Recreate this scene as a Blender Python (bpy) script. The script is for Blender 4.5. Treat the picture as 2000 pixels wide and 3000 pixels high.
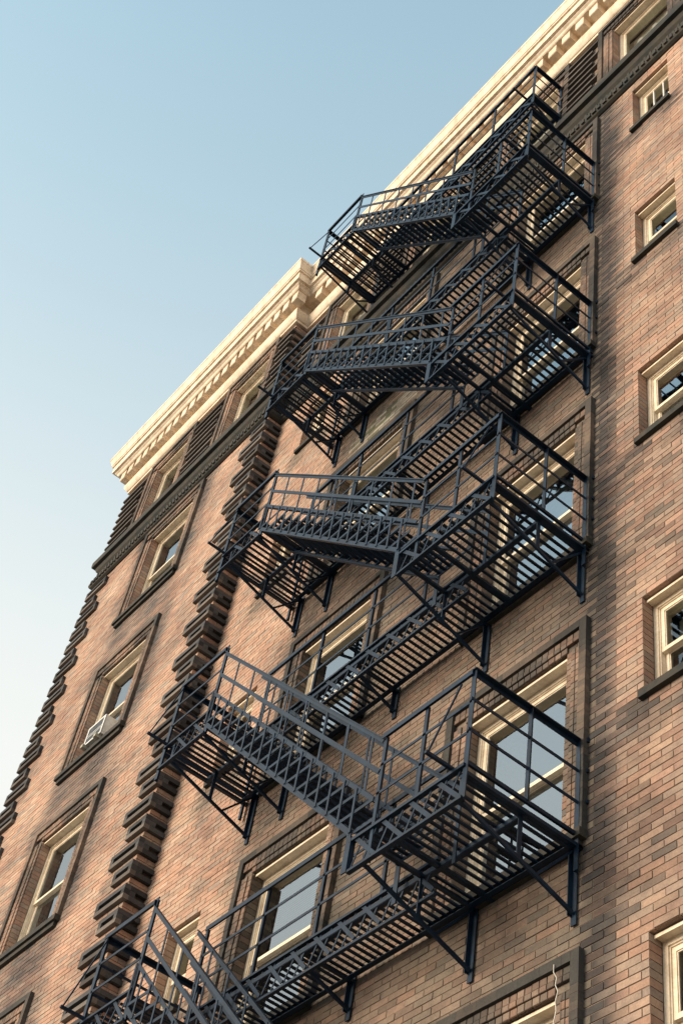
import bpy, math, random
import numpy as np
from mathutils import Vector, Matrix
random.seed(7); rng = np.random.default_rng(7)
S = bpy.context.scene
for o in list(bpy.data.objects): bpy.data.objects.remove(o)
C = S.collection

# ---------------------------------------------------------------- camera
# world: facade in the plane y=0, x to the right along it, z up, street on the -y side, ground z=0
RW = [[0.6173864, 0.7742563, 0.1391444], [-0.5444696, 0.5482403, -0.6348113], [-0.5677912, 0.3161640, 0.7600352]]
cd = bpy.data.cameras.new('camera'); cam = bpy.data.objects.new('camera', cd); C.objects.link(cam)
cx, cy, cz = [Vector(r) for r in RW]
M = Matrix((cx, -cy, -cz)).transposed().to_4x4(); M.translation = (0, -5.63, 1.6)
cam.matrix_world = M
cd.sensor_fit = 'VERTICAL'; cd.sensor_height = 36; cd.lens = 52.70; cd.clip_start = .1; cd.clip_end = 2000
S.camera = cam
S.render.resolution_x, S.render.resolution_y = 682, 1024

# ---------------------------------------------------------------- light
SUN = Vector((-0.32, -0.90, 0.28)).normalized()
el = math.asin(SUN.z); az = math.atan2(SUN.x, SUN.y)
W = bpy.data.worlds.new('World'); S.world = W; W.use_nodes = True
nt = W.node_tree; bg = nt.nodes['Background']
sky = nt.nodes.new('ShaderNodeTexSky'); sky.sky_type = 'NISHITA'; sky.sun_disc = False
sky.sun_elevation = el; sky.sun_rotation = az % (2*math.pi)
sky.air_density = 1.8; sky.dust_density = 0.7; sky.ozone_density = 1.3; sky.altitude = 50
# pale evening haze: the same all round, thickening towards the horizon
tc = nt.nodes.new('ShaderNodeTexCoord'); sp = nt.nodes.new('ShaderNodeSeparateXYZ'); nt.links.new(tc.outputs['Generated'], sp.inputs[0])
hr = nt.nodes.new('ShaderNodeValToRGB'); he = hr.color_ramp.elements; hr.color_ramp.interpolation = 'B_SPLINE'
he[0].position = 0; he[0].color = (1, 1, 1, 1); he[1].position = 1; he[1].color = (.12, .12, .12, 1)
for q_, v_ in ((.50, 1.), (.64, .88), (.74, .58), (.84, .32), (.93, .20)): e_ = he.new(q_); e_.color = (v_, v_, v_, 1)
nt.links.new(sp.outputs[2], hr.inputs[0])
tn = nt.nodes.new('ShaderNodeMix'); tn.data_type = 'RGBA'; tn.blend_type = 'MULTIPLY'; tn.inputs[0].default_value = 1; tn.inputs[7].default_value = (.90, 1.20, 1.17, 1); nt.links.new(sky.outputs[0], tn.inputs[6])
hm = nt.nodes.new('ShaderNodeMix'); hm.data_type = 'RGBA'; hm.clamp_factor = True; nt.links.new(hr.outputs[0], hm.inputs[0]); nt.links.new(tn.outputs[2], hm.inputs[6]); hm.inputs[7].default_value = (3.5, 3.46, 3.28, 1)
nt.links.new(hm.outputs[2], bg.inputs[0]); bg.inputs[1].default_value = 0.15
sl = bpy.data.lights.new('sun', 'SUN'); sl.energy = 2.7; sl.angle = math.radians(30); sl.color = (1, .83, .63)
so = bpy.data.objects.new('sun', sl); C.objects.link(so); so.location = (-20, -20, 20)
so.rotation_euler = (-SUN).to_track_quat('-Z', 'Y').to_euler()
S.view_settings.view_transform = 'Standard'; S.view_settings.look = 'None'
S.view_settings.exposure = 0.92; S.view_settings.gamma = 1

# ---------------------------------------------------------------- materials
def newmat(name):
    m = bpy.data.materials.new(name); m.use_nodes = True
    return m, m.node_tree, m.node_tree.nodes['Principled BSDF']
def N(t, typ, **kw):
    n = t.nodes.new(typ)
    for k, v in kw.items():
        if k in n.inputs: n.inputs[k].default_value = v
        else: setattr(n, k, v)
    return n
def noise(t, scale, detail=4, rough=.6, co=None):
    n = N(t, 'ShaderNodeTexNoise', Scale=scale, Detail=detail, Roughness=rough)
    if co: t.links.new(co, n.inputs['Vector'])
    return n
def ramp(t, src, stops):
    r = t.nodes.new('ShaderNodeValToRGB'); e = r.color_ramp.elements
    while len(e) > 1: e.remove(e[0])
    e[0].position, e[0].color = stops[0][0], stops[0][1]
    for p, c in stops[1:]:
        q = e.new(p); q.color = c
    t.links.new(src, r.inputs[0]); return r
def mixc(t, mode, f, a, b):
    m = N(t, 'ShaderNodeMix', data_type='RGBA', blend_type=mode)
    if isinstance(f, (int, float)): m.inputs[0].default_value = f
    else: t.links.new(f, m.inputs[0])
    for i, v in ((6, a), (7, b)):
        if isinstance(v, tuple): m.inputs[i].default_value = v
        else: t.links.new(v, m.inputs[i])
    return m.outputs[2]
def bump(t, b, h, s=.3, d=.01):
    n = N(t, 'ShaderNodeBump', Strength=s, Distance=d); t.links.new(h, n.inputs['Height']); t.links.new(n.outputs[0], b.inputs['Normal'])
def g(v): return (v, v, v, 1)

def geo(t): return t.nodes.new('ShaderNodeNewGeometry').outputs['Position']
# brick: own colour per brick (vertex colours), grain and grime from world-space noise
brickM, t, b = newmat('brick'); p = geo(t)
at = N(t, 'ShaderNodeAttribute', attribute_name='col')
n1 = noise(t, 1.1, 6, .65, p); n2 = noise(t, 60, 4, .7, p); n3 = noise(t, 9, 3, .6, p)
r1 = ramp(t, n1.outputs[0], [(.36, (.66, .66, .69, 1)), (.55, g(1.06))])
r2 = ramp(t, n2.outputs[0], [(.3, g(.82)), (.62, g(1.12))])
r3 = ramp(t, n3.outputs[0], [(.34, (.82, .83, .86, 1)), (.58, g(1.05))])
c = mixc(t, 'MULTIPLY', 1., at.outputs[0], r1.outputs[0]); c = mixc(t, 'MULTIPLY', 1., c, r2.outputs[0]); c = mixc(t, 'MULTIPLY', .8, c, r3.outputs[0])
t.links.new(c, b.inputs['Base Color']); b.inputs['Roughness'].default_value = .88; b.inputs['Specular IOR Level'].default_value = .25
bump(t, b, n2.outputs[0], .5, .006)
mortarM, t, b = newmat('mortar'); p = geo(t); n = noise(t, 14, 5, .7, p)
r = ramp(t, n.outputs[0], [(.3, (.15, .11, .082, 1)), (.7, (.27, .205, .155, 1))]); t.links.new(r.outputs[0], b.inputs['Base Color']); b.inputs['Roughness'].default_value = .95
# plain brickwork for the parts of the wall the photo does not show
backM, t, b = newmat('far_brickwork'); p = geo(t)
sx = N(t, 'ShaderNodeSeparateXYZ'); t.links.new(p, sx.inputs[0]); cb = N(t, 'ShaderNodeCombineXYZ'); t.links.new(sx.outputs[0], cb.inputs[0]); t.links.new(sx.outputs[2], cb.inputs[1])
bt = N(t, 'ShaderNodeTexBrick', Scale=1.0); bt.inputs['Brick Width'].default_value = .208; bt.inputs['Row Height'].default_value = .0614; bt.inputs['Mortar Size'].default_value = .004
bt.inputs['Color1'].default_value = (.36, .2, .13, 1); bt.inputs['Color2'].default_value = (.3, .19, .13, 1); bt.inputs['Mortar'].default_value = (.15, .11, .085, 1)
t.links.new(cb.outputs[0], bt.inputs['Vector']); t.links.new(bt.outputs[0], b.inputs['Base Color']); b.inputs['Roughness'].default_value = .9
def paint(name, col, dirt, rough=.55, sc=3., lo=.35, hi=.6, amt=1., streak=0.):
    m, t, b = newmat(name); p = geo(t); a = noise(t, sc, 6, .7, p); f = noise(t, 45, 3, .6, p)
    ra = ramp(t, a.outputs[0], [(lo, dirt), (hi, col)]); rf = ramp(t, f.outputs[0], [(.3, g(.86)), (.6, g(1.03))])
    c = mixc(t, 'MULTIPLY', 1., mixc(t, 'MIX', amt, col, ra.outputs[0]), rf.outputs[0])
    if streak:                      # vertical drip marks
        vm = N(t, 'ShaderNodeVectorMath', operation='MULTIPLY'); t.links.new(p, vm.inputs[0]); vm.inputs[1].default_value = (9, 9, .8)
        st = noise(t, 1., 4, .6, vm.outputs[0]); rs = ramp(t, st.outputs[0], [(.36, (.66, .60, .52, 1)), (.52, g(1))]); c = mixc(t, 'MULTIPLY', streak, c, rs.outputs[0])
    t.links.new(c, b.inputs['Base Color']); b.inputs['Roughness'].default_value = rough; bump(t, b, f.outputs[0], .25, .004)
    return m
corniceM = paint('cornice_paint', (.83, .70, .54, 1), (.66, .53, .39, 1), .6, 3.2, .33, .6, 1., .55)
woodM = paint('window_paint', (.82, .71, .55, 1), (.62, .50, .36, 1), .5, 5., .30, .56, 1., .3)
stoneM = paint('dark_stone', (.048, .038, .026, 1), (.012, .016, .016, 1), .85, 6., .38, .66)
moulM = paint('sooty_brick_moulding', (.17, .135, .105, 1), (.045, .047, .042, 1), .9, 4., .36, .64)
ironM = paint('black_iron_paint', (.009, .027, .056, 1), (.004, .010, .020, 1), .45, 7., .3, .66)
ironM.node_tree.nodes['Principled BSDF'].inputs['Specular IOR Level'].default_value = .18
blindM = paint('blind_cloth', (.62, .60, .54, 1), (.5, .47, .41, 1), .8, 4.)
curtM = paint('curtain_cloth', (.40, .38, .31, 1), (.3, .28, .22, 1), .9, 4.)
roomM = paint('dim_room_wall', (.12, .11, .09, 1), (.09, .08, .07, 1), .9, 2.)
whiteM = paint('white_metal', (.72, .72, .70, 1), (.55, .54, .5, 1), .4, 8.)
acdarkM = paint('dark_grille', (.10, .12, .15, 1), (.04, .05, .06, 1), .5, 20., .42, .58)
roofM = paint('roof_felt', (.08, .08, .08, 1), (.05, .05, .05, 1), .9)
roadM = paint('worn_road', (.17, .155, .135, 1), (.12, .11, .1, 1), .9, 1.5)
paveM = paint('concrete_pavement', (.36, .33, .29, 1), (.24, .22, .2, 1), .9, 1.2)
def glass(name, ior):
    m, t, b = newmat(name); out = t.nodes['Material Output']; t.nodes.remove(b)
    fr = N(t, 'ShaderNodeFresnel', IOR=ior); gl = N(t, 'ShaderNodeBsdfGlossy', Roughness=.015); gl.inputs[0].default_value = (.86, .94, 1, 1)
    tr = N(t, 'ShaderNodeBsdfTransparent'); tr.inputs[0].default_value = (.80, .86, .84, 1)
    mx = t.nodes.new('ShaderNodeMixShader'); t.links.new(fr.outputs[0], mx.inputs[0]); t.links.new(tr.outputs[0], mx.inputs[1]); t.links.new(gl.outputs[0], mx.inputs[2]); t.links.new(mx.outputs[0], out.inputs[0])
    nn = noise(t, .9, 2, .5, geo(t)); bp = N(t, 'ShaderNodeBump', Strength=.11, Distance=.05); t.links.new(nn.outputs[0], bp.inputs['Height']); t.links.new(bp.outputs[0], gl.inputs['Normal'])
    return m
glassM = glass('window_glass', 5.0); clearM = glass('dusty_window_glass', 2.0)

# ---------------------------------------------------------------- mesh helpers
class MB:
    def __init__(s): s.v = []; s.f = []; s.c = []
    def quad(s, a, b, c, d, col=None):
        i = len(s.v); s.v += [tuple(a), tuple(b), tuple(c), tuple(d)]; s.f.append((i, i+1, i+2, i+3)); s.c += [col]*4
    def box(s, x0, x1, y0, y1, z0, z1, col=None):
        i = len(s.v)
        s.v += [(x0,y0,z0),(x1,y0,z0),(x1,y1,z0),(x0,y1,z0),(x0,y0,z1),(x1,y0,z1),(x1,y1,z1),(x0,y1,z1)]
        s.f += [(i,i+3,i+2,i+1),(i+4,i+5,i+6,i+7),(i,i+1,i+5,i+4),(i+1,i+2,i+6,i+5),(i+2,i+3,i+7,i+6),(i+3,i,i+4,i+7)]
        s.c += [col]*8
    def brick(s, x0, x1, z0, z1, y, col, depth=.11, ch=.0016):
        i = len(s.v); a, b_, c_, d_ = x0+ch, x1-ch, z0+ch, z1-ch
        s.v += [(a,y,c_),(b_,y,c_),(b_,y,d_),(a,y,d_),(x0,y+ch,z0),(x1,y+ch,z0),(x1,y+ch,z1),(x0,y+ch,z1),(x0,y+depth,z0),(x1,y+depth,z0),(x1,y+depth,z1),(x0,y+depth,z1)]
        s.f.append((i,i+1,i+2,i+3))
        for k in range(4):
            q = (k+1) % 4
            s.f += [(i+4+k, i+4+q, i+q, i+k), (i+8+k, i+8+q, i+4+q, i+4+k)]
        cl, cr = col if isinstance(col, list) else (col, col)
        s.c += [cl, cr, cr, cl]*3
    def bar(s, p, q, w, h, up=(0,0,1)):
        p, q = Vector(p), Vector(q); d = (q-p).normalized(); u = Vector(up)
        if abs(d.dot(u)) > .99: u = Vector((0,1,0))
        sd = d.cross(u).normalized(); u = sd.cross(d).normalized(); i = len(s.v)
        for e in (p, q):
            for a, b_ in ((-1,-1),(1,-1),(1,1),(-1,1)): s.v.append(tuple(e + sd*(a*w/2) + u*(b_*h/2)))
        s.f += [(i,i+1,i+2,i+3),(i+7,i+6,i+5,i+4)] + [(i+k, i+4+k, i+4+(k+1)%4, i+(k+1)%4) for k in range(4)]
        s.c += [None]*8
    def ring(s, x0, x1, z0, z1, w, y0, y1, col=None, bot=True):
        o = [(x0,z0),(x1,z0),(x1,z1),(x0,z1)]; n_ = [(x0+w,z0+(w if bot else 0)),(x1-w,z0+(w if bot else 0)),(x1-w,z1-w),(x0+w,z1-w)]
        for k in range(4):
            if k == 0 and not bot: continue
            q = (k+1) % 4; a, b_, c_, d_ = o[k], o[q], n_[q], n_[k]
            P = lambda t_, y: (t_[0], y, t_[1])
            s.quad(P(a,y0),P(b_,y0),P(c_,y0),P(d_,y0),col); s.quad(P(d_,y0),P(c_,y0),P(c_,y1),P(d_,y1),col)
            s.quad(P(b_,y0),P(a,y0),P(a,y1),P(b_,y1),col)
    def sweep(s, prof, path, caps=True):
        """path: list of (x,y, ox,oy): profile (p,z) is offset by p*(ox,oy)"""
        n_ = len(prof); i = len(s.v)
        for (x, y, ox, oy) in path:
            for (p_, z_) in prof: s.v.append((x+ox*p_, y+oy*p_, z_)); s.c.append(None)
        for a in range(len(path)-1):
            for k in range(n_-1):
                j = i + a*n_ + k; s.f.append((j, j+n_, j+n_+1, j+1))
    def build(s, name, mat, parent=None, loc=None):
        me = bpy.data.meshes.new(name); me.from_pydata(s.v, [], s.f); me.materials.append(mat)
        if any(c_ is not None for c_ in s.c):
            ca = me.color_attributes.new('col', 'FLOAT_COLOR', 'POINT')
            arr = np.ones((len(s.v), 4), dtype=np.float32)
            arr[:, :3] = [(c_ if c_ is not None else (.2, .15, .12)) for c_ in s.c]; ca.data.foreach_set('color', arr.ravel())
        me.update(); return link(name, me, parent)
def link(name, me, parent=None):
    o = bpy.data.objects.new(name, me); C.objects.link(o)
    if parent: o.parent = parent
    return o
def empty(name, label, cat, loc=(0,0,0), group=None):
    o = bpy.data.objects.new(name, None); C.objects.link(o); o.location = loc; o.empty_display_size = .2; tag(o, label, cat, group); return o
def tag(o, label=None, cat=None, group=None, kind=None):
    for k, v in (('label', label), ('category', cat), ('group', group), ('kind', kind)):
        if v: o[k] = v

# ---------------------------------------------------------------- setting
m = MB(); m.box(-150, 150, -3.2, 60, -.3, 0); tag(m.build('pavement', paveM), kind='structure')
m = MB(); m.box(-150, 150, -150, -3.2, -.4, -.13); tag(m.build('road', roadM), kind='structure')
m = MB(); m.box(-150, 150, -3.35, -3.2, -.3, .01); tag(m.build('kerb', paveM), kind='structure')

# ================================================================ the building
bld = empty('apartment_building', 'tan brick apartment building with cream cornice, seen looking up along its facade', 'building', (-7, 0, 0))
bld.location = (0, 0, 0)
BL, BH = .2077, .0614            # brick module
Z0, ZTOP = 4.93, 21.75           # built brickwork
YP = -.23; XC = -12.47; XL = -17.42; XR = -2.6
FLOOR = 2.976
def snap(z): return Z0 + round((z-Z0)/BH)*BH

# window openings: (x0,x1,z0,z1, plane y, kind, floor)
wins = []
for k in range(-1, 4):
    dz = k*FLOOR
    wins.append((-7.26, -6.10, snap(8.13+dz), snap(9.96+dz), 0, 'big', k, 'right'))
    wins.append((-10.26, -9.09, snap(8.13+dz), snap(9.96+dz), 0, 'big', k, 'left'))
    wins.append((-15.46, -14.28, snap(8.13+dz), snap(9.92+dz), YP, 'big', k, 'pavilion'))
    wins.append((-11.70, -11.13, snap(9.0+dz-.1), snap(9.99+dz), 0, 'small', k, 'bath'))
    wins.append((-5.325, -4.765, snap(9.04+dz), snap(10.035+dz), 0, 'small', k, 'edge'))
for x in (-5.65, -7.63, -9.61, -11.62): wins.append((x, x+.95, snap(19.93), snap(21.50), 0, 'attic', 4, 'attic'))
for x in (-16.42, -14.06): wins.append((x, x+.97, snap(19.93), snap(21.50), YP, 'attic', 4, 'attic'))

# soot: how dark a brick at (x,z) is, with street shade painted in on the right; stains hang under sills, round the surrounds and beside the iron
LZ = [7.79-3.03, 7.79, 10.82, 13.69, 16.77, 19.98]     # floor heights of the fire escape balconies
def soot_shade(x, z, Y):
    d = 0.
    for (x0, x1, z0, z1, yw, kind, k, col) in wins:
        if yw != Y or abs(z-z0) > 3.2 or abs(x-x0) > 3: continue
        if kind == 'big':
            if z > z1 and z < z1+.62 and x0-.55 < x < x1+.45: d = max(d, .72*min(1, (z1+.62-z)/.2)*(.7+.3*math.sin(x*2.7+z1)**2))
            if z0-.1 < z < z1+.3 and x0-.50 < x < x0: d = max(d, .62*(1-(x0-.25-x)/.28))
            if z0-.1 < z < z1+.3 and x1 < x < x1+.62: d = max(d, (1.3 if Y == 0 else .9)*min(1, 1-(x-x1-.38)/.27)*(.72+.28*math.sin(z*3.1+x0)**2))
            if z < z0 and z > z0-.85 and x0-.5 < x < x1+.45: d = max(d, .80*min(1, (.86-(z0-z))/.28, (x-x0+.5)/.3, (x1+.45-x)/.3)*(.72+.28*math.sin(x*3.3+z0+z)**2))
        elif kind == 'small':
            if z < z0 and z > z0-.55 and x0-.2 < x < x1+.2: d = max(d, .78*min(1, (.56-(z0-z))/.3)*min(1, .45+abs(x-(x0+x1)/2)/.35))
    if Y == 0:
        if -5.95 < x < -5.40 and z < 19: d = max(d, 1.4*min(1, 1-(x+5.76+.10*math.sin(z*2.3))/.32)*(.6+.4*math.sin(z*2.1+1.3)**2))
        for zb_ in LZ:              # run-off below the iron brackets
            if zb_-.85 < z < zb_+.25:
                for bx in (-6.95, -8.34, -9.93, -10.50):
                    if abs(x-bx) < .16: d = max(d, .85*(1-abs(x-bx)/.17)*(1-max(0, zb_-.35-z)/.5))
        if -10.9 < x < -5.9: d = max(d, .70*min(1, (x+10.9)/.6))  # whole wall behind the fire escape set darker
        if x > -5.9: d = max(d, .38*min(1, max(0, (18-z)/6))*(.75+.25*math.sin(z*1.9+x*1.3)))  # darker towards the ground: street shade put into the colour, with some grime
        if -12.47 < x < -12.36: d = max(d, .12)
    elif x < XL+.55 or x > XC-.6: d = max(d, .18)
    return min(1, max(0, d))
PAL = [(.44,.275,.195), (.43,.295,.212), (.415,.26,.188), (.38,.28,.212), (.455,.32,.238), (.345,.26,.205), (.435,.26,.18), (.30,.245,.205)]
PW = np.array([.22,.19,.18,.16,.12,.05,.07,.01]); PW /= PW.sum()
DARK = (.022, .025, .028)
def brickcol(x, z, Y, half=0.):
    c_ = np.array(PAL[rng.choice(8, p=PW)]) * rng.uniform(.88, 1.09)
    jit = rng.uniform(.8, 1.12); add = rng.uniform(.15, .4) if rng.random() < .02 else 0
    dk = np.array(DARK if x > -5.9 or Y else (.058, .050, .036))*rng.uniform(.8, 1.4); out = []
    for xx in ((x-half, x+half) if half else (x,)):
        d = soot_shade(xx, z, Y); d = min(.94, max(d*jit if d > .02 else 0, add)); out.append(tuple(c_*(1-d) + (dk + (.028 if x < -5.9 or d < .7 else 0))*d))
    if Y == 0:                      # pale mineral bloom above one of the middle windows
        w_ = 1-math.hypot((x+9.55)/.85, (z-16.48-.05*(x+9.5))/.30)
        if w_ > 0:
            k_ = min(.85, w_*1.6)*rng.uniform(.35, 1.1); pc = np.array((.47, .45, .37) if rng.random() < .62 else (.13, .15, .09))
            out = [tuple(np.array(o_)*(1-k_) + pc*k_) for o_ in out]
    return out if half else out[0]

# --- brickwork
brick_list = {0: [], YP: []}
def course_bricks(Y, xa, xb, za, zb):
    nrow = int(round((zb-za)/BH)); ops = [w for w in wins if w[4] == Y]
    for r_ in range(nrow):
        z = za + r_*BH; zc = z + BH/2
        iv = [(xa, xb)]
        for w in ops:
            if w[2] < zc < w[3]:
                nv = []
                for (a, b_) in iv:
                    if w[1] <= a or w[0] >= b_: nv.append((a, b_)); continue
                    if a < w[0]: nv.append((a, w[0]))
                    if b_ > w[1]: nv.append((w[1], b_))
                iv = nv
        ph = -5.387 + (BL/2 if r_ % 2 else 0)
        for (a, b_) in iv:
            k = math.floor((a-ph)/BL); js = [a]
            while ph + k*BL < b_-.045:
                if ph + k*BL > a+.045: js.append(ph+k*BL)
                k += 1
            js.append(b_)
            for x0, x1 in zip(js[:-1], js[1:]):
                brick_list[Y].append((x0 + (.003 if x0 > a else 0), x1 - (.003 if x1 < b_ else 0), z+.003, z+BH-.004))
course_bricks(0, XC, XR, Z0, ZTOP)
course_bricks(YP, XL, XC, Z0, ZTOP)

def mortar_sheet(mb, Y, xa, xb, za, zb):
    ops = [w for w in wins if w[4] == Y]
    xs = sorted({xa, xb, *[w[0] for w in ops], *[w[1] for w in ops]}); zs = sorted({za, zb, *[w[2] for w in ops], *[w[3] for w in ops]})
    xs = [x for x in xs if xa <= x <= xb]; zs = [z for z in zs if za <= z <= zb]; y = Y+.0055
    for i in range(len(xs)-1):
        for j in range(len(zs)-1):
            cx_, cz_ = (xs[i]+xs[i+1])/2, (zs[j]+zs[j+1])/2
            if any(w[0] < cx_ < w[1] and w[2] < cz_ < w[3] for w in ops): continue
            mb.quad((xs[i],y,zs[j]),(xs[i+1],y,zs[j]),(xs[i+1],y,zs[j+1]),(xs[i],y,zs[j+1]))
    for (x0, x1, z0, z1, yw, kind, k, col) in ops:          # reveals
        e = .006; y1 = Y+.30
        mb.quad((x0-e,y,z0),(x0-e,y,z1),(x0-e,y1,z1),(x0-e,y1,z0)); mb.quad((x1+e,y,z0),(x1+e,y1,z0),(x1+e,y1,z1),(x1+e,y,z1))
        mb.quad((x0-e,y,z1+e),(x1+e,y,z1+e),(x1+e,y1,z1+e),(x0-e,y1,z1+e)); mb.quad((x0-e,y,z0-e),(x0-e,y1,z0-e),(x1+e,y1,z0-e),(x1+e,y,z0-e))
mb = MB(); mortar_sheet(mb, 0, XC-.2, XR, Z0, ZTOP+.3); main_wall = mb.build('main_wall', mortarM, bld)
mb = MB(); mortar_sheet(mb, YP, XL+.01, XC-.01, Z0, ZTOP+.3)
mb.quad((XC-.008,YP+.009,Z0),(XC-.008,.02,Z0),(XC-.008,.02,ZTOP+.3),(XC-.008,YP+.009,ZTOP+.3))
mb.quad((XL+.008,YP+.009,Z0),(XL+.008,YP+.009,ZTOP+.3),(XL+.008,12,ZTOP+.3),(XL+.008,12,Z0))
pav_wall = mb.build('projecting_bay_wall', mortarM, bld)
tag(pav_wall, 'projecting brick bay with dark quoins at the left end of the facade')
# brickwork outside the picture, below and to the right
mb = MB(); mb.box(XR, 9, 0, .3, 0, 21.75); mb.box(XC, XR, 0, .3, 0, Z0); mb.box(XL, XC, YP, .3, 0, Z0); mb.build('outer_wall', backM, bld)
mb = MB(); mb.box(XL+.02, 9, .3, 12, 22.55, 22.62); mb.box(XL+.02, 9, 11.8, 12, 0, 22.5); mb.box(8.8, 9, .3, 11.8, 0, 22.5); mb.build('roof', roofM, bld)

cw = Vector((0, -5.63, 1.6))
def inframe(x, y, z, mg=.0):
    d = Vector((x, y, z)) - cw; q = d.dot(cz)
    u = d.dot(cx)/q*52.70/36*1.5; v = d.dot(cy)/q*52.70/36
    return abs(u) < .5+mg and abs(v) < .5+mg
allb = [(Vector((( b_[0]+b_[1])/2, Y, b_[2])) - cw).length for Y in brick_list for b_ in brick_list[Y]]
cand = sorted(((Vector(((b_[0]+b_[1])/2, 0, b_[2])) - cw).length, i) for i, b_ in enumerate(brick_list[0]) if b_[1]-b_[0] > BL-.01 and inframe((b_[0]+b_[1])/2, 0, b_[2]+.03, -.01) and b_[0] > -5.62)
single = {i for _, i in cand[:300]}
variants = []
for k in range(30):
    v_ = MB(); c_ = tuple(np.array(PAL[rng.choice(8, p=PW)])*rng.uniform(.8, 1.1))
    if k % 6 == 5: c_ = tuple(np.array(c_)*.62 + .03)
    v_.brick(0, BL-.006, 0, BH-.007, 0, c_)
    me = bpy.data.meshes.new('brick'); me.from_pydata(v_.v, [], v_.f); me.materials.append(brickM)
    ca = me.color_attributes.new('col', 'FLOAT_COLOR', 'POINT'); arr = np.ones((12,4), dtype=np.float32); arr[:, :3] = c_; ca.data.foreach_set('color', arr.ravel())
    variants.append(me)
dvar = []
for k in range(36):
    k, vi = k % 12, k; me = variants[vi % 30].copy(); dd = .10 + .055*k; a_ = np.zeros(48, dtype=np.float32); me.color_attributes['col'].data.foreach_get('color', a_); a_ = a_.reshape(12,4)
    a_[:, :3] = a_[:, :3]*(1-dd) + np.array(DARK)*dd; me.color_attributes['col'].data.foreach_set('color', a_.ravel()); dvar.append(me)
for Y, wall in ((0, main_wall), (YP, pav_wall)):
    mb = MB()
    for i, (x0, x1, z0, z1) in enumerate(brick_list[Y]):
        jy = Y + rng.normal(0, .0013); xc_, zc_ = (x0+x1)/2, (z0+z1)/2
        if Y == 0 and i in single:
            d = soot_shade(xc_, zc_, Y)*rng.uniform(.6, 1.15)
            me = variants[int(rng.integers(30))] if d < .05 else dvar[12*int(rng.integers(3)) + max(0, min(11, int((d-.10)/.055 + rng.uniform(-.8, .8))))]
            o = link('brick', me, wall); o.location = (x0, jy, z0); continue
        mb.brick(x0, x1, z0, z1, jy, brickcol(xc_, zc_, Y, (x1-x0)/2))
    tag(mb.build('brick_courses', brickM, wall), kind='stuff')
# return of the bay: bricks facing +x
mb = MB()
for r_ in range(int((ZTOP-Z0)/BH)):
    z = Z0+r_*BH; s_ = YP if r_ % 2 else YP-.1
    for (ya, yb) in ((YP+.004, YP+.13), (YP+.136, -.001)) if r_ % 2 else ((YP+.004, YP+.09), (YP+.096, -.001)):
        c_ = brickcol(-12.3, z, 0); mb.box(XC-.05, XC+rng.normal(0, .001), ya, yb, z+.003, z+BH-.004, tuple(np.array(c_)*.9))
tag(mb.build('return_bricks', brickM, pav_wall), kind='stuff')

# --- quoins: projecting blocks of three courses with a sunken slot, two flush courses between
QL = lambda: tuple(np.array((.125, .108, .093))*rng.uniform(.6, 1.3))
QC = lambda: tuple(np.array((.052, .052, .053))*rng.uniform(.6, 1.6))
PJ = .050
def quoin(z, L_, side, Y, parent, ret=True):
    q = MB(); h = BH
    xo, xi = (XC+PJ, XC-L_) if side > 0 else (XL-PJ, XL+L_)
    xa, xb = min(xo, xi), max(xo, xi); y0, y1 = Y-PJ, Y+.02
    sa, sb = xa+.065, xb-.065
    for r_ in (0, 2):
        q.box(xa, xb, y0, y1, z+r_*h+.002, z+(r_+1)*h-.002, QL() if r_ == 0 else QC())  # lower course lighter: light on its front put into the colour; upper course sooty
    q.box(xa, sa, y0, y1, z+h, z+2*h, QC()); q.box(sb, xb, y0, y1, z+h, z+2*h, QC())
    q.box(sa, sb, Y-.006, y1, z+h, z+2*h, (.05, .04, .035))
    if ret and side > 0:
        ya, yb = y1, -.003
        for r_ in (0, 2): q.box(XC-.01, xo, ya, yb, z+r_*h+.002, z+(r_+1)*h-.002, QC())
        q.box(XC-.01, xo, ya, ya+.07, z+h, z+2*h, QC()); q.box(XC-.01, xo-PJ+.004, ya+.07, yb, z+h, z+2*h, (.05, .04, .035))
    if side < 0:
        for r_ in (0, 2): q.box(xo, XL+.01, y1, y1+.4, z+r_*h+.002, z+(r_+1)*h-.002, QC())
    return q.build('quoin', brickM, parent)
zq = snap(12.44)
k = -26
while True:
    z = zq + k*5*BH
    if z > 19.0: break
    if z > Z0+.1:
        lng = (k % 2 == 0)
        quoin(z, .53 if lng else .33, 1, YP, pav_wall); quoin(z, .36 if lng else .56, -1, YP, pav_wall)
    k += 1
# striped piers of the attic storey
def pier(xa, xb, Y, parent, ea=0., eb=0.):
    z = snap(19.96); n_ = 0; pj = .058
    while z < 21.62:
        q = MB(); a, b_ = (xa, xb) if n_ % 2 == 0 else (xa+(.11 if not ea else 0), xb-(.11 if not eb else 0))
        q.box(a-ea, b_+eb, Y-pj, Y+.01, z+.002, z+BH*.72, QL())
        u = a + (.02 if n_ % 2 else .12)
        while u < b_-.1: q.box(u, u+.10, Y-.034, Y+.01, z+BH*.72, z+BH*2.1, QC()); u += .2
        q.box(a, b_, Y-.004, Y+.01, z+BH*.72, z+BH*3, (.055, .047, .042))
        if eb and Y == YP: q.box(XC-.01, XC+eb, Y+.01, -.003, z+.002, z+BH*.72, QL())
        q.build('pier_block', brickM, parent); z += 3*BH; n_ += 1
for x in (-5.65, -7.63, -9.61): pier(x-.98, x-.22, 0, main_wall)
pier(XC+.002, -11.84, 0, main_wall)
pier(XL, -16.66, YP, pav_wall, ea=PJ); pier(-15.24, -14.28, YP, pav_wall); pier(-12.88, XC, YP, pav_wall, eb=PJ)
pier(-4.46, -3.7, 0, main_wall)

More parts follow.
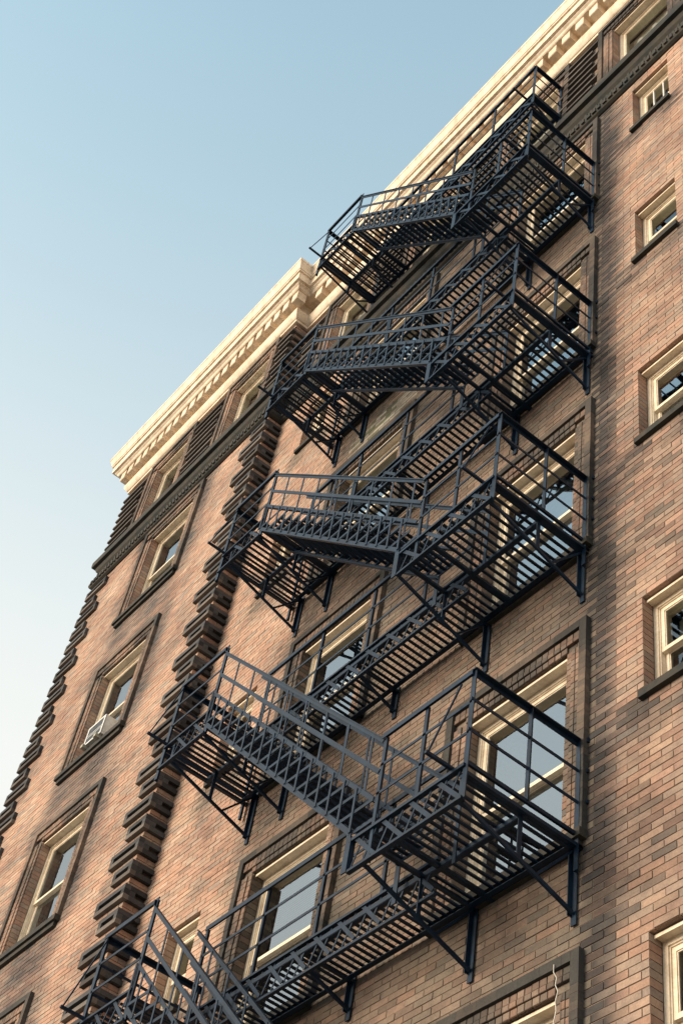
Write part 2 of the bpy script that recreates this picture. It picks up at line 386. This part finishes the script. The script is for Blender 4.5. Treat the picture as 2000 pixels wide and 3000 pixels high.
# --- belt course and cornice (one profile swept round the bay)
def path(Yoff=0):
    return [(XL, 12, -1, 0), (XL, YP, -1, -1), (XC, YP, 1, -1), (XC, 0, 1, -1), (9, 0, 0, -1)]
belt = [(0,19.17),(.02,19.17),(.055,19.19),(.075,19.23),(.075,19.28),(.055,19.32),(.03,19.33),(.03,19.345),(.052,19.35),(.052,19.375),(.02,19.38),(.012,19.47),(.015,19.56),(.05,19.60),(.07,19.66),(.07,19.69),(.125,19.70),(.132,19.74),(.132,19.83),(.11,19.86),(0,19.90)]
mb = MB(); mb.sweep(belt, path()); bo = mb.build('belt_course', stoneM, bld)
# egg shapes along the lower bead of the belt
def eggs(xa, xb, Y):
    mb = MB(); x = xa
    while x < xb:
        mb.box(x, x+.045+rng.uniform(0, .02), Y-.088, Y-.06, 19.215, 19.30); mb.box(x, x+.04, Y-.035, Y-.01, 19.40, 19.40+rng.uniform(.09, .14)); x += .092
    tag(mb.build('carved_bead', stoneM, bo), kind='stuff')
eggs(XC+.1, XR, 0); eggs(XL, XC, YP)
zc0 = 21.74
corn = [(0,zc0-.03),(.045,zc0-.03),(.045,zc0+.03),(.06,zc0+.035),(.075,zc0+.05),(.10,zc0+.09),(.118,zc0+.13),(.125,zc0+.17),(.125,zc0+.20),(.105,zc0+.205),(.105,zc0+.225),(.07,zc0+.23),(.07,zc0+.47),(.255,zc0+.475),(.27,zc0+.49),(.285,zc0+.52),(.315,zc0+.545),(.32,zc0+.565),(.36,zc0+.57),(.365,zc0+.735),(.39,zc0+.74),(.395,zc0+.77),(.405,zc0+.775),(.41,zc0+.80),(.425,zc0+.86),(.445,zc0+.92),(.455,zc0+.93),(.455,zc0+.985),(.44,zc0+.99),(0,zc0+1.06),(0,zc0+.8)]
mb = MB(); mb.sweep(corn, path()); cornice = mb.build('cornice', corniceM, bld)
def modillion(x, Y, w=.155):
    q = MB(); z = zc0+.262; a = .07; b_ = .235
    pr = [(a, z), (b_-.012, z), (b_, z+.012), (b_, z+.205), (a, z+.205)]
    n_ = len(pr); i = 0
    for xx in (x, x+w):
        for (p_, zz) in pr: q.v.append((xx, Y-p_, zz)); q.c.append(None)
    for k in range(n_-1): q.f.append((k, n_+k, n_+k+1, k+1))
    q.f.append(tuple(range(n_))); q.f.append(tuple(range(2*n_-1, n_-1, -1)))
    q.box(x-.012, x+w+.012, Y-b_-.012, Y-a, z+.205, z+.224)
    return q.build('modillion', corniceM, cornice)
x = -5.869 + .268*10
while x > XC+.36: modillion(x, 0); x -= .2685
x = XC+.235-.155
while x > XL-.25: modillion(x, YP); x -= .2465

# --- windows
def surround(w, parent, wd=.235, attic=False):
    x0, x1, z0, z1, Y = w[:5]; q = MB(); ob = .075; pr = .05
    def col(x, z):                  # face bricks: clean to sooty in patches
        k_ = (.55 if Y == 0 else .30) + .35*math.sin(x*5.1+z*3.7+x0) + (.25 if z > z1-.1 else 0) + rng.uniform(-.2, .2); k_ = min(.92, max(.05, k_))
        c_ = np.array(PAL[rng.choice(8, p=PW)])*.72
        return tuple(c_*(1-k_) + np.array((.055, .053, .048))*k_)
    def colo(x, z):                 # outer band: mostly blackened
        k_ = (.86 if Y == 0 else .62) + .22*math.sin(z*2.9+x*2.+z0) + rng.uniform(-.12, .12) + (.2 if z > z1 else 0); k_ = min(.97, max(.2, k_))
        return tuple(np.array((.30, .205, .145))*(1-k_) + np.array((.042, .043, .041))*k_)
    zb = z0 - .02
    nrow = int((z1-zb)/BH)
    for r_ in range(nrow):
        z = zb + r_*BH; j = rng.normal(0, .001)
        for sd in (-1, 1):
            a = x0 if sd < 0 else x1
            for (u, v_, pz) in ((0, .055, .018), (.058, .10, .03), (.103, wd-ob-.004, .026)):
                l, r2 = (a-v_, a-u) if sd < 0 else (a+u, a+v_)
                q.brick(l, r2, z+.002, z+BH-.002, Y-pz+j, col(l, z), pz-.003, .003)
            l, r2 = (a-wd, a-wd+ob) if sd < 0 else (a+wd-ob, a+wd)
            q.box(l, r2, Y-pr-j, Y+.01, z, z+BH-.0015, colo(l, z))
    for sd in (-1, 1):
        a = x0 if sd < 0 else x1; l, r2 = (a-wd, a-wd+ob) if sd < 0 else (a+wd-ob, a+wd)
        q.box(l, r2, Y-pr, Y+.01, zb+nrow*BH, z1+wd-.002, colo(l, z1+.1))
    zt = z1
    x = x0-wd+ob
    while x < x1+wd-ob-.03:
        e = min(x+.067, x1+wd-ob)
        for (u, v_, pz) in ((0, .055, .018), (.058, .10, .03), (.103, wd-ob-.004, .026)):
            if x < x0-v_ or e > x1+v_: 
                if u == 0 and (e < x0 or x > x1): continue
            q.brick(x+.002, e-.002, zt+u, zt+v_, Y-pz+rng.normal(0, .001), col(x, zt), pz-.003, .003)
        x += .0695
    x = x0-wd+ob+.001
    while x < x1+wd-ob-.01:
        e = min(x+.2, x1+wd-ob); q.box(x, e-.0015, Y-pr, Y+.01, zt+wd-ob, zt+wd, colo(x, zt+.1)); x += .2
    return q.build('surround', brickM, parent)

def make_window(w, sill=True, blind=None, surr=False, muntin=0, label=None, open_=0):
    x0, x1, z0, z1, Y, kind, k_, col = w
    rv = .115
    q = MB(); a0, a1, c0, c1 = x0, x1, z0, z1
    # brickmould and stops, stepping inwards
    q.ring(a0+.002, a1-.002, c0, c1-.018, .042, Y+rv, Y+rv+.10, bot=False)
    q.ring(a0+.042, a1-.042, c0, c1-.058, .012, Y+rv+.012, Y+rv+.14, bot=False)
    q.box(a0+.002, a1-.002, Y+rv-.01, Y+rv+.18, c0-.002, c0+.045)
    wo = q.build('window', woodM, bld)
    if label: wo['label'] = label
    yb_ = .048 if kind == 'small' else .026
    q = MB(); q.box(a0+.004, a1-.004, Y+yb_, Y+rv+.06, c1-.022, c1-.012); q.box(a0+.004, a1-.004, Y+yb_-.006, Y+yb_+.002, c1-.034, c1-.010)
    q.build('lintel_board', woodM, wo)
    b0, b1, d0, d1 = a0+.052, a1-.052, c0+.045, c1-.068
    zm = (d0+d1)/2 + open_
    yu, yl = Y+rv+.022, Y+rv+.058
    q = MB(); q.ring(b0, b1, zm-.02, d1, .036, yu, yu+.035); q.ring(b0+.036, b1-.036, zm+.016, d1-.036, .008, yu+.008, yu+.03); us = q.build('sash', woodM, wo)
    q = MB(); q.ring(b0, b1, d0, zm+.018, .036, yl, yl+.035); q.ring(b0+.036, b1-.036, d0+.036, zm-.018, .008, yl+.008, yl+.03); q.box(b0, b1, yl-.002, yl+.034, d0, d0+.07); q.build('sash', woodM, wo)
    if muntin:
        for i in range(1, muntin+1):
            xx = b0 + (b1-b0)*i/(muntin+1); q = MB(); q.box(xx-.009, xx+.009, yu+.004, yu+.03, zm+.01, d1-.03); q.build('muntin', whiteM, wo)
            q = MB(); q.box(xx-.009, xx+.009, yl+.004, yl+.03, d0+.06, zm-.015); q.build('muntin', whiteM, wo)
    for (yy, za, zb) in ((yu+.016, zm, d1-.03), (yl+.016, d0+.06, zm)):
        q = MB(); tl = rng.normal(0, .004)
        q.quad((b0+.03, yy, za), (b1-.03, yy, za), (b1-.03, yy+tl*.3, zb), (b0+.03, yy+tl*.3, zb)); q.build('pane', clearM if (col in ('edge', 'bath', 'attic') and k_ != 1) else glassM, wo)
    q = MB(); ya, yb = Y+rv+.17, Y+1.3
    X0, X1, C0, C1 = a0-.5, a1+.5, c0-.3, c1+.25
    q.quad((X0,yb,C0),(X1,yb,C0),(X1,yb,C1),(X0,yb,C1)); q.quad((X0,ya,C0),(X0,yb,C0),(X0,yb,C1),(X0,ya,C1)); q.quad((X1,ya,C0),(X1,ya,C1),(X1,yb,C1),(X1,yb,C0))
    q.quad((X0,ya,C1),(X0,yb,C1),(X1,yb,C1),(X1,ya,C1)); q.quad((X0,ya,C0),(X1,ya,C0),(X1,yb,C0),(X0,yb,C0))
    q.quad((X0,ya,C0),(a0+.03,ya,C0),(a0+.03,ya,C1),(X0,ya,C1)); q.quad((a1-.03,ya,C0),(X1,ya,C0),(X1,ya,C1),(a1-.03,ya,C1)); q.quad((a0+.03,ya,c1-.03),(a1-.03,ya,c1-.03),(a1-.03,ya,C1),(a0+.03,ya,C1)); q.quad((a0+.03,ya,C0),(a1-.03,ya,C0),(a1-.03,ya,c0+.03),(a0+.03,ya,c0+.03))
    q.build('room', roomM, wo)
    if blind:
        typ, drop = blind; q = MB(); y = Y+rv+.20; zt = d1-.01; zb = zt-(zt-d0)*drop
        if typ == 'shade': q.box(b0+.02, b1-.02, y, y+.004, zb, zt); q.box(b0+.02, b1-.02, y-.006, y+.01, zb-.025, zb); q.build('shade', blindM, wo)
        elif typ == 'slats':
            z = zt
            while z > zb: q.bar((b0+.02, y, z), (b1-.02, y, z), .003, .03, (0, .75, .66)); z -= .027
            q.build('blind', blindM, wo)
        else:
            n_ = 22; wd = (b1-b0)*drop
            for i in range(n_):
                u0, u1 = b0+wd*i/n_, b0+wd*(i+1)/n_; ya_, yb_ = y+.02*math.sin(i*1.9), y+.02*math.sin((i+1)*1.9)
                q.quad((u0,ya_,d0),(u1,yb_,d0),(u1,yb_,zt),(u0,ya_,zt))
            q.build('curtain', curtM, wo)
    if sill:
        q = MB()
        if kind == 'big':
            q.box(x0-.24, x1+.24, Y-.075, Y+.1, z0-.075, z0-.004); q.box(x0-.20, x1+.20, Y-.045, Y+.05, z0-.14, z0-.075); q.box(x0+.004, x1-.004, Y+.1, Y+rv+.02, z0-.06, z0+.002)
        else:
            q.box(x0-.02, x1+.02, Y-.045, Y+.02, z0-.07, z0-.003); q.box(x0+.004, x1-.004, Y+.02, Y+rv+.02, z0-.06, z0+.002)
        q.build('sill', stoneM, wo)
    if surr: surround(w, wo)
    return wo
BL_ = {('left',0): ('slats',1), ('left',1): ('curtain',.35), ('right',0): ('curtain',.3), ('right',1): ('shade',.4), ('right',2): ('curtain',.5), ('left',2): ('shade',.3), ('pavilion',1): ('curtain',.3), ('pavilion',2): ('shade',.55), ('pavilion',3): ('curtain',.4), ('edge',3): ('shade',1), ('edge',2): ('shade',.8), ('edge',1): ('curtain',.3), ('edge',0): ('shade',.3), ('bath',0): ('shade',.5), ('bath',1): ('shade',1)}
for w in wins:
    kind, k_, col = w[5:]
    make_window(w, sill=(kind != 'attic'), blind=BL_.get((col, k_), ('shade', float(rng.uniform(.1, .6))) if kind != 'big' else None), surr=(kind != 'small'), muntin=2 if (col == 'edge' and k_ == 3) else 0)

# ================================================================ fire escape
fe = empty('fire_escape', 'black iron fire escape with zigzag stairs and slatted balconies bolted to the brick facade', 'fire escape')
LZ = [7.79-3.03, 7.79, 10.82, 13.69, 16.77, 19.98]
YO, YM, YW = -1.03, -.51, -.055; FL = .235
TOE, R3, R2, RT = .29, .57, .845, 1.13
XA, XB, XB2 = -5.92, -6.78, -7.10
nsl = [0]
slat_mesh = {}
def part(name, mb, parent): return mb.build(name, ironM, parent)
def piece(name, parent, p, q, w, h, up=(0,0,1)):
    mb = MB(); mb.bar(p, q, w, h, up); return mb.build(name, ironM, parent)
def angle(mb, p, q, s_=.045, th=.007, inward=(0,1,0), up=(0,0,1)):
    """an L-section: a vertical leg and a horizontal leg"""
    p, q, n_, u = Vector(p), Vector(q), Vector(inward), Vector(up)
    mb.bar(p+u*s_/2, q+u*s_/2, th, s_, up); mb.bar(p+n_*s_/2, q+n_*s_/2, s_, th, up)
def lattice(parent, xa, xb, Y, z0):
    """flat bars: one wide diagonal and two thin counter-diagonals per bay"""
    mb = MB(); a, b_ = z0+.02, z0+TOE-.01; x = max(xa, xb)-.03; lo = min(xa, xb)
    while x-.25 > lo:
        mb.bar((x, Y-.004, a), (x-.245, Y-.004, b_), .006, .034, (1, 0, 0))
        for o in (0.02, .15):
            if x-o-.11 > lo+.0: mb.bar((x-o-.13, Y+.006, a), (x-o+.0, Y+.006, b_), .006, .016, (1, 0, 0))
        x -= .288
    o = part('lattice', mb, parent); tag(o, kind='stuff'); return o
def slats(parent, xa, xb, ya, yb, z, own):
    x = max(xa, xb)-.03; lo = min(xa, xb)+.02; mb = MB()
    L_ = round(yb-ya, 3)
    while x > lo:
        xx = x + rng.normal(0, .0015)
        if own and nsl[0] < 300:
            if L_ not in slat_mesh:
                q = MB(); q.box(-.0125, .0125, 0, L_, -.004, .010); me = bpy.data.meshes.new('slat'); me.from_pydata(q.v, [], q.f); me.materials.append(ironM); slat_mesh[L_] = me
            o = link('slat', slat_mesh[L_], parent); o.location = (xx, ya, z + rng.normal(0, .001)); nsl[0] += 1
        else: mb.box(xx-.0125, xx+.0125, ya, yb, z-.004, z+.010)
        x -= .0735
    if mb.v: tag(mb.build('slats', ironM, parent), kind='stuff')
def rail_run(parent, p, q, z0, hs=(RT, R2, R3), top=.05):
    for i, h in enumerate(hs):
        a, b_ = Vector((p[0], p[1], z0+h)), Vector((q[0], q[1], z0+h))
        if i == 0:
            mb = MB(); d = (b_-a).normalized(); sd = Vector((0,0,1)).cross(d)
            mb.bar(a, b_, .044, .008); mb.bar(a-Vector((0,0,.022))+sd*.02, b_-Vector((0,0,.022))+sd*.02, .007, .044); part('top_rail', mb, parent)
        else: piece('rail', parent, a+Vector((0, 0, rng.normal(0, .004))), b_+Vector((0, 0, rng.normal(0, .004))), .008, .025)
def post(parent, x, y, za, zb, w=.036): 
    mb = MB(); mb.bar((x, y, za), (x, y, zb), .008, w, (1,0,0)); mb.bar((x-w/2+.004, y+.016, za), (x-w/2+.004, y+.016, zb), .034, .008, (1,0,0)); return part('post', mb, parent)
def outrigger(parent, x, yf, z0):
    mb = MB(); mb.bar((x, yf+.12, z0+TOE+.02), (x, yf-.24, z0+TOE+.02), .024, .024); mb.bar((x, yf-.22, z0+TOE+.03), (x, yf-.004, z0+RT-.05), .012, .012)
    return part('outrigger', mb, parent)
def bracket(parent, x, yo, z0, drop):
    mb = MB(); zb = z0 if yo < -.8 else z0+.10
    mb.bar((x, -.014, z0+FL+.02), (x, -.014, z0-drop), .05, .010, (0,1,0)); mb.bar((x-.022, -.034, z0+FL), (x-.022, -.034, z0-drop+.07), .007, .04, (0,1,0))
    mb.bar((x, yo+.02, zb+.01), (x, -.03, z0-drop+.09), .020, .028); mb.bar((x, yo, z0+FL-.035), (x, 0, z0+FL-.035), .036, .026)
    mb.bar((x, yo+.01, z0+FL-.03), (x, yo+.01, zb), .03, .012)
    if yo < -.8:
        f_ = (YM-yo)/(-.03-yo); mb.bar((x, YM, z0+FL-.03), (x, YM, z0+.01+f_*(-drop+.08)), .036, .010, (1,0,0))
        mb.bar((x, -.04, z0+FL-.05), (x, -.36, z0+.01+(-drop+.08)*.66), .018, .018)
    return part('bracket', mb, parent)

def balcony(k):
    z0 = LZ[k]; own = k in (1, 2, 3, 4, 5); topL = (k == 5); dx = .26 if topL else 0.
    xl0, xl1 = -9.93+dx, -10.72+dx
    xr = -6.58 if topL else XA
    mb = MB()
    # floor frame at FL; the chords at the bottom carry the lattice skirts
    zf = z0+FL-.045
    angle(mb, (xr, YM, zf), (xl1, YM, zf), .04, .008, (0,1,0)); angle(mb, (xr, YW, zf), (xl1, YW, zf), .045, .008, (0,-1,0))
    xw = xr if topL else XB
    mb.bar((xw, YM, z0-.02), (xl0, YM, z0-.02), .03, .022); mb.bar((xw, YM, z0+TOE-.02), (xl0, YM, z0+TOE-.02), .036, .022)
    mb.bar((xl0, YO, z0+.005), (xl1, YO, z0+.005), .036, .022); mb.bar((xl0, YO, z0+TOE-.015), (xl1, YO, z0+TOE-.015), .036, .022)
    for x in (xl0, xl1): mb.bar((x, YO, zf+.015), (x, 0, zf+.015), .04, .03)
    mb.bar((xl1, YO, z0+TOE-.02), (xl1, 0, z0+TOE-.02), .010, .035)
    if not topL:
        mb.bar((XA, YO, z0+.005), (XB2, YO, z0+.005), .036, .022); mb.bar((XA, YO, z0+TOE-.015), (XB2-.02, YO, z0+TOE-.015), .04, .026)
        for x in (XA, XB): mb.bar((x, YO, zf+.015), (x, 0, zf+.015), .04, .03)
        mb.bar((XA+.01, YO, z0+TOE-.0), (XA+.01, 0, z0+TOE-.0), .022, .03)
        mb.bar((XB2, YO, z0), (XB2, YO, z0+TOE), .012, .045)
    else:
        mb.bar((xr, YM, zf+.015), (xr, 0, zf+.015), .04, .03); mb.bar((xr, YM, z0+TOE-.0), (xr, 0, z0+TOE-.0), .010, .035)
    bo = mb.build('balcony', ironM, fe)
    # slats
    zs = z0+FL
    if not topL: slats(bo, XA-.03, XB+.02, YO+.02, -.045, zs, own and k <= 4)
    slats(bo, (xr-.03 if topL else XB-.03), xl0+.02, YM+.02, -.045, zs, own and k <= 3)
    slats(bo, xl0-.02, xl1+.02, YO+.02, -.045, zs, own and k <= 3)
    # lattices
    if not topL: lattice(bo, XA, XB2, YO, z0)
    lattice(bo, (xr if topL else XB), xl0, YM, z0); lattice(bo, xl0, xl1, YO, z0)
    # railings
    if not topL:
        rail_run(bo, (XA, YO), (-6.90, YO), z0); rail_run(bo, (XA+.012, YO-.02), (XA+.012, .0), z0)
        for h in (RT, R2, R3): piece('rail', bo, (XA+.012, .0, z0+h), (XA+.07, -.012, z0+h), .02, .04 if h == RT else .03)
        for x in (XA, -6.42, -6.88): post(bo, x, YO, z0+(TOE if x == -6.42 else 0), z0+RT, .045 if x == XA else .034)
        post(bo, XA+.01, YM, z0+TOE, z0+RT); post(bo, XA+.01, -.05, z0, z0+RT, .04)
        outrigger(bo, XA-.13, YO, z0)
    else:
        rail_run(bo, (xr, YM-.01), (xr, .0), z0); post(bo, xr, YM, z0, z0+RT, .045); post(bo, xr, -.05, z0, z0+RT, .036); outrigger(bo, xr-.13, YM, z0)
    rail_run(bo, ((xr if topL else -6.80), YM), (xl0+.02, YM), z0)
    x = (xr if topL else -6.62) - .80
    while x > xl0+.3: post(bo, x, YM, z0+TOE, z0+RT, .03); x -= .80
    post(bo, xl0+.02, YM, z0, z0+RT, .036)
    rail_run(bo, (xl0, YO), (xl1, YO), z0); rail_run(bo, (xl1, YO), (xl1, .0), z0)
    post(bo, xl0, YO, z0-.0, z0+RT+.03, .05); post(bo, xl1, YO, z0-.12, z0+RT, .05); post(bo, xl1, -.05, z0, z0+RT, .034)
    outrigger(bo, xl1+.03, YO, z0)
    # brackets
    if not topL:
        bracket(bo, -5.955, YO, z0, .39); bracket(bo, -6.95 if k != 2 else -7.10, YO+.02, z0, .39); bracket(bo, -8.34, YM, z0, .13)
        bracket(bo, -9.97, YO, z0, .39); bracket(bo, -10.53, YO, z0, .39)
    else:
        bracket(bo, xr-.03, YM, z0, .22); bracket(bo, -8.2, YM, z0, .13); bracket(bo, -9.83, YO, z0, .33); bracket(bo, -10.4, YO, z0, .33)
    return bo
for k in range(6): balcony(k)

def stair(k):
    """flight from the left landing of balcony k down to the right platform of balcony k-1"""
    dx = .26 if k == 5 else 0.
    P0 = Vector((-9.95+dx, 0, LZ[k]+.12)); P1 = Vector((-7.14, 0, LZ[k-1]+.36)); d = P1-P0; sl_ = d.z/d.x
    nT = 16; yo, yi = YO-.006, -.585
    at_ = lambda x, h: Vector((x, 0, P0.z + (x-P0.x)*sl_ + h))
    T_, MH, HH = .40, .665, .955
    mb = MB(); root = None
    def chord(y, h, xa, xb, w, hh): 
        mb = MB(); a, b_ = at_(xa, h), at_(xb, h); a.y = b_.y = y; mb.bar(a, b_, w, hh); return mb
    root = None
    for y, sgn in ((yo, 1), (yi, -1)):
        mb = MB()
        for h, xa, xb, w, hh in ((0, P0.x, P1.x, .010, .042), (T_, P0.x+.03, P1.x+.22, .009, .036)):
            a, b_ = at_(xa, h), at_(xb, h); a.y = b_.y = y; mb.bar(a, b_, w, hh); mb.bar(a+Vector((0,sgn*.018,-.02)), b_+Vector((0,sgn*.018,-.02)), .036, .008)
        xe = P1.x; e0 = at_(xe, 0); mb.bar((xe-.01, y+.002, e0.z+.02), (xe-.01, y+.002, LZ[k-1]+.02), .05, .01, (0,1,0))
        if root is None: mb.bar((P0.x+.02, yo, P0.z), (P0.x+.02, yi, P0.z), .03, .04); root = mb.build('stair', ironM, fe)
        else: part('stringer', mb, root)
        # uprights and tread bars of the open stringer
        mb = MB()
        for i in range(nT+1):
            x = P0.x + (P1.x-P0.x)*i/nT; a, b_ = at_(x, 0), at_(x, T_); mb.bar((x, y-.010*sgn, a.z), (x, y-.010*sgn, b_.z), .007, .024, (1,0,0))
            x2 = x + T_/abs(sl_)
            if x2 < P1.x+.24: mb.bar((x, y-.003*sgn, a.z+.005), (x2, y-.003*sgn, a.z+.005), .007, .030)
        tag(part('stringer_bars', mb, root), kind='stuff')
        xe2 = -6.90 if sgn > 0 else -6.52
        for nm, h in (('handrail', HH), ('rail', MH)):
            a, b_ = at_(P0.x+.02, h), at_(xe2, h)
            a.y = b_.y = y; mb = MB(); mb.bar(a, b_, .009, .036)
            if h == HH: mb.bar(a+Vector((0,0,.02)), b_+Vector((0,0,.02)), .034, .008)
            part(nm, mb, root)
        x = P0.x + .36
        while x < P1.x+.3:
            piece('baluster', root, (x, y+.006*sgn, at_(x, T_).z), (x, y+.006*sgn, at_(x, HH).z), .007, .024, (1,0,0)); x += .362
        if sgn < 0: piece('post', root, (xe2, y, LZ[k-1]+.05), (xe2, y, at_(xe2, HH).z), .01, .035, (1,0,0))
    tm = None
    for i in range(1, nT+1):
        x = P0.x + (P1.x-P0.x)*i/nT; z = at_(x, 0).z + .02
        if tm is None:
            q = MB()
            for j in range(4): q.box(.025+j*.064, .025+j*.064+.03, 0, yi-yo-.02, -.006, .006)
            q.box(.02, .29, 0, .006, -.03, .006); q.box(.02, .29, yi-yo-.026, yi-yo-.02, -.03, .006)
            tm = bpy.data.meshes.new('tread'); tm.from_pydata(q.v, [], q.f); tm.materials.append(ironM)
        o = link('tread', tm, root); o.location = (x, yo+.01, z)
for k in range(1, 6): stair(k)

# ================================================================ air conditioner on the bay window sill
wx = [w for w in wins if w[7] == 'pavilion' and w[6] == 2][0]
ac = empty('air_conditioner', 'small white air conditioner with dark dented grille on the bay window sill', 'air conditioner', (-14.76, YP-.05, wx[2]+.06))
q = MB(); q.box(-.22, .22, -.04, .26, .006, .33); q.ring(-.22, .22, .006, .33, .03, -.052, -.035); q.build('casing', whiteM, ac)
q = MB(); q.box(-.188, .188, -.044, -.038, .04, .296); q.build('grille', acdarkM, ac)
for i in range(7):
    q = MB(); zz = .065+i*.036; q.bar((-.186, -.047, zz), (.186, -.047, zz), .004, .01); q.build('grille_bar', whiteM if i in (2, 3) else acdarkM, ac)
for u in (-.20, .12):
    q = MB(); q.box(u, u+.06, -.09, .0, -.05, .004); q.build('support_foot', curtM, ac)

# a loose pale cable hanging at the corner of the lowest right-hand surround
q = MB(); pts = [(-6.075, -.06, 7.14), (-6.07, -.065, 7.08), (-6.045, -.06, 7.03), (-6.05, -.065, 6.98), (-6.03, -.06, 6.93), (-6.045, -.065, 6.86), (-6.04, -.06, 6.80), (-6.055, -.065, 6.72), (-6.05, -.06, 6.60)]
for a, b_ in zip(pts[:-1], pts[1:]): q.bar(a, b_, .005, .005, (0, 1, 0))
tag(q.build('cable', blindM), 'thin frayed white cable hanging at the corner of the lowest brick window surround', 'cable')
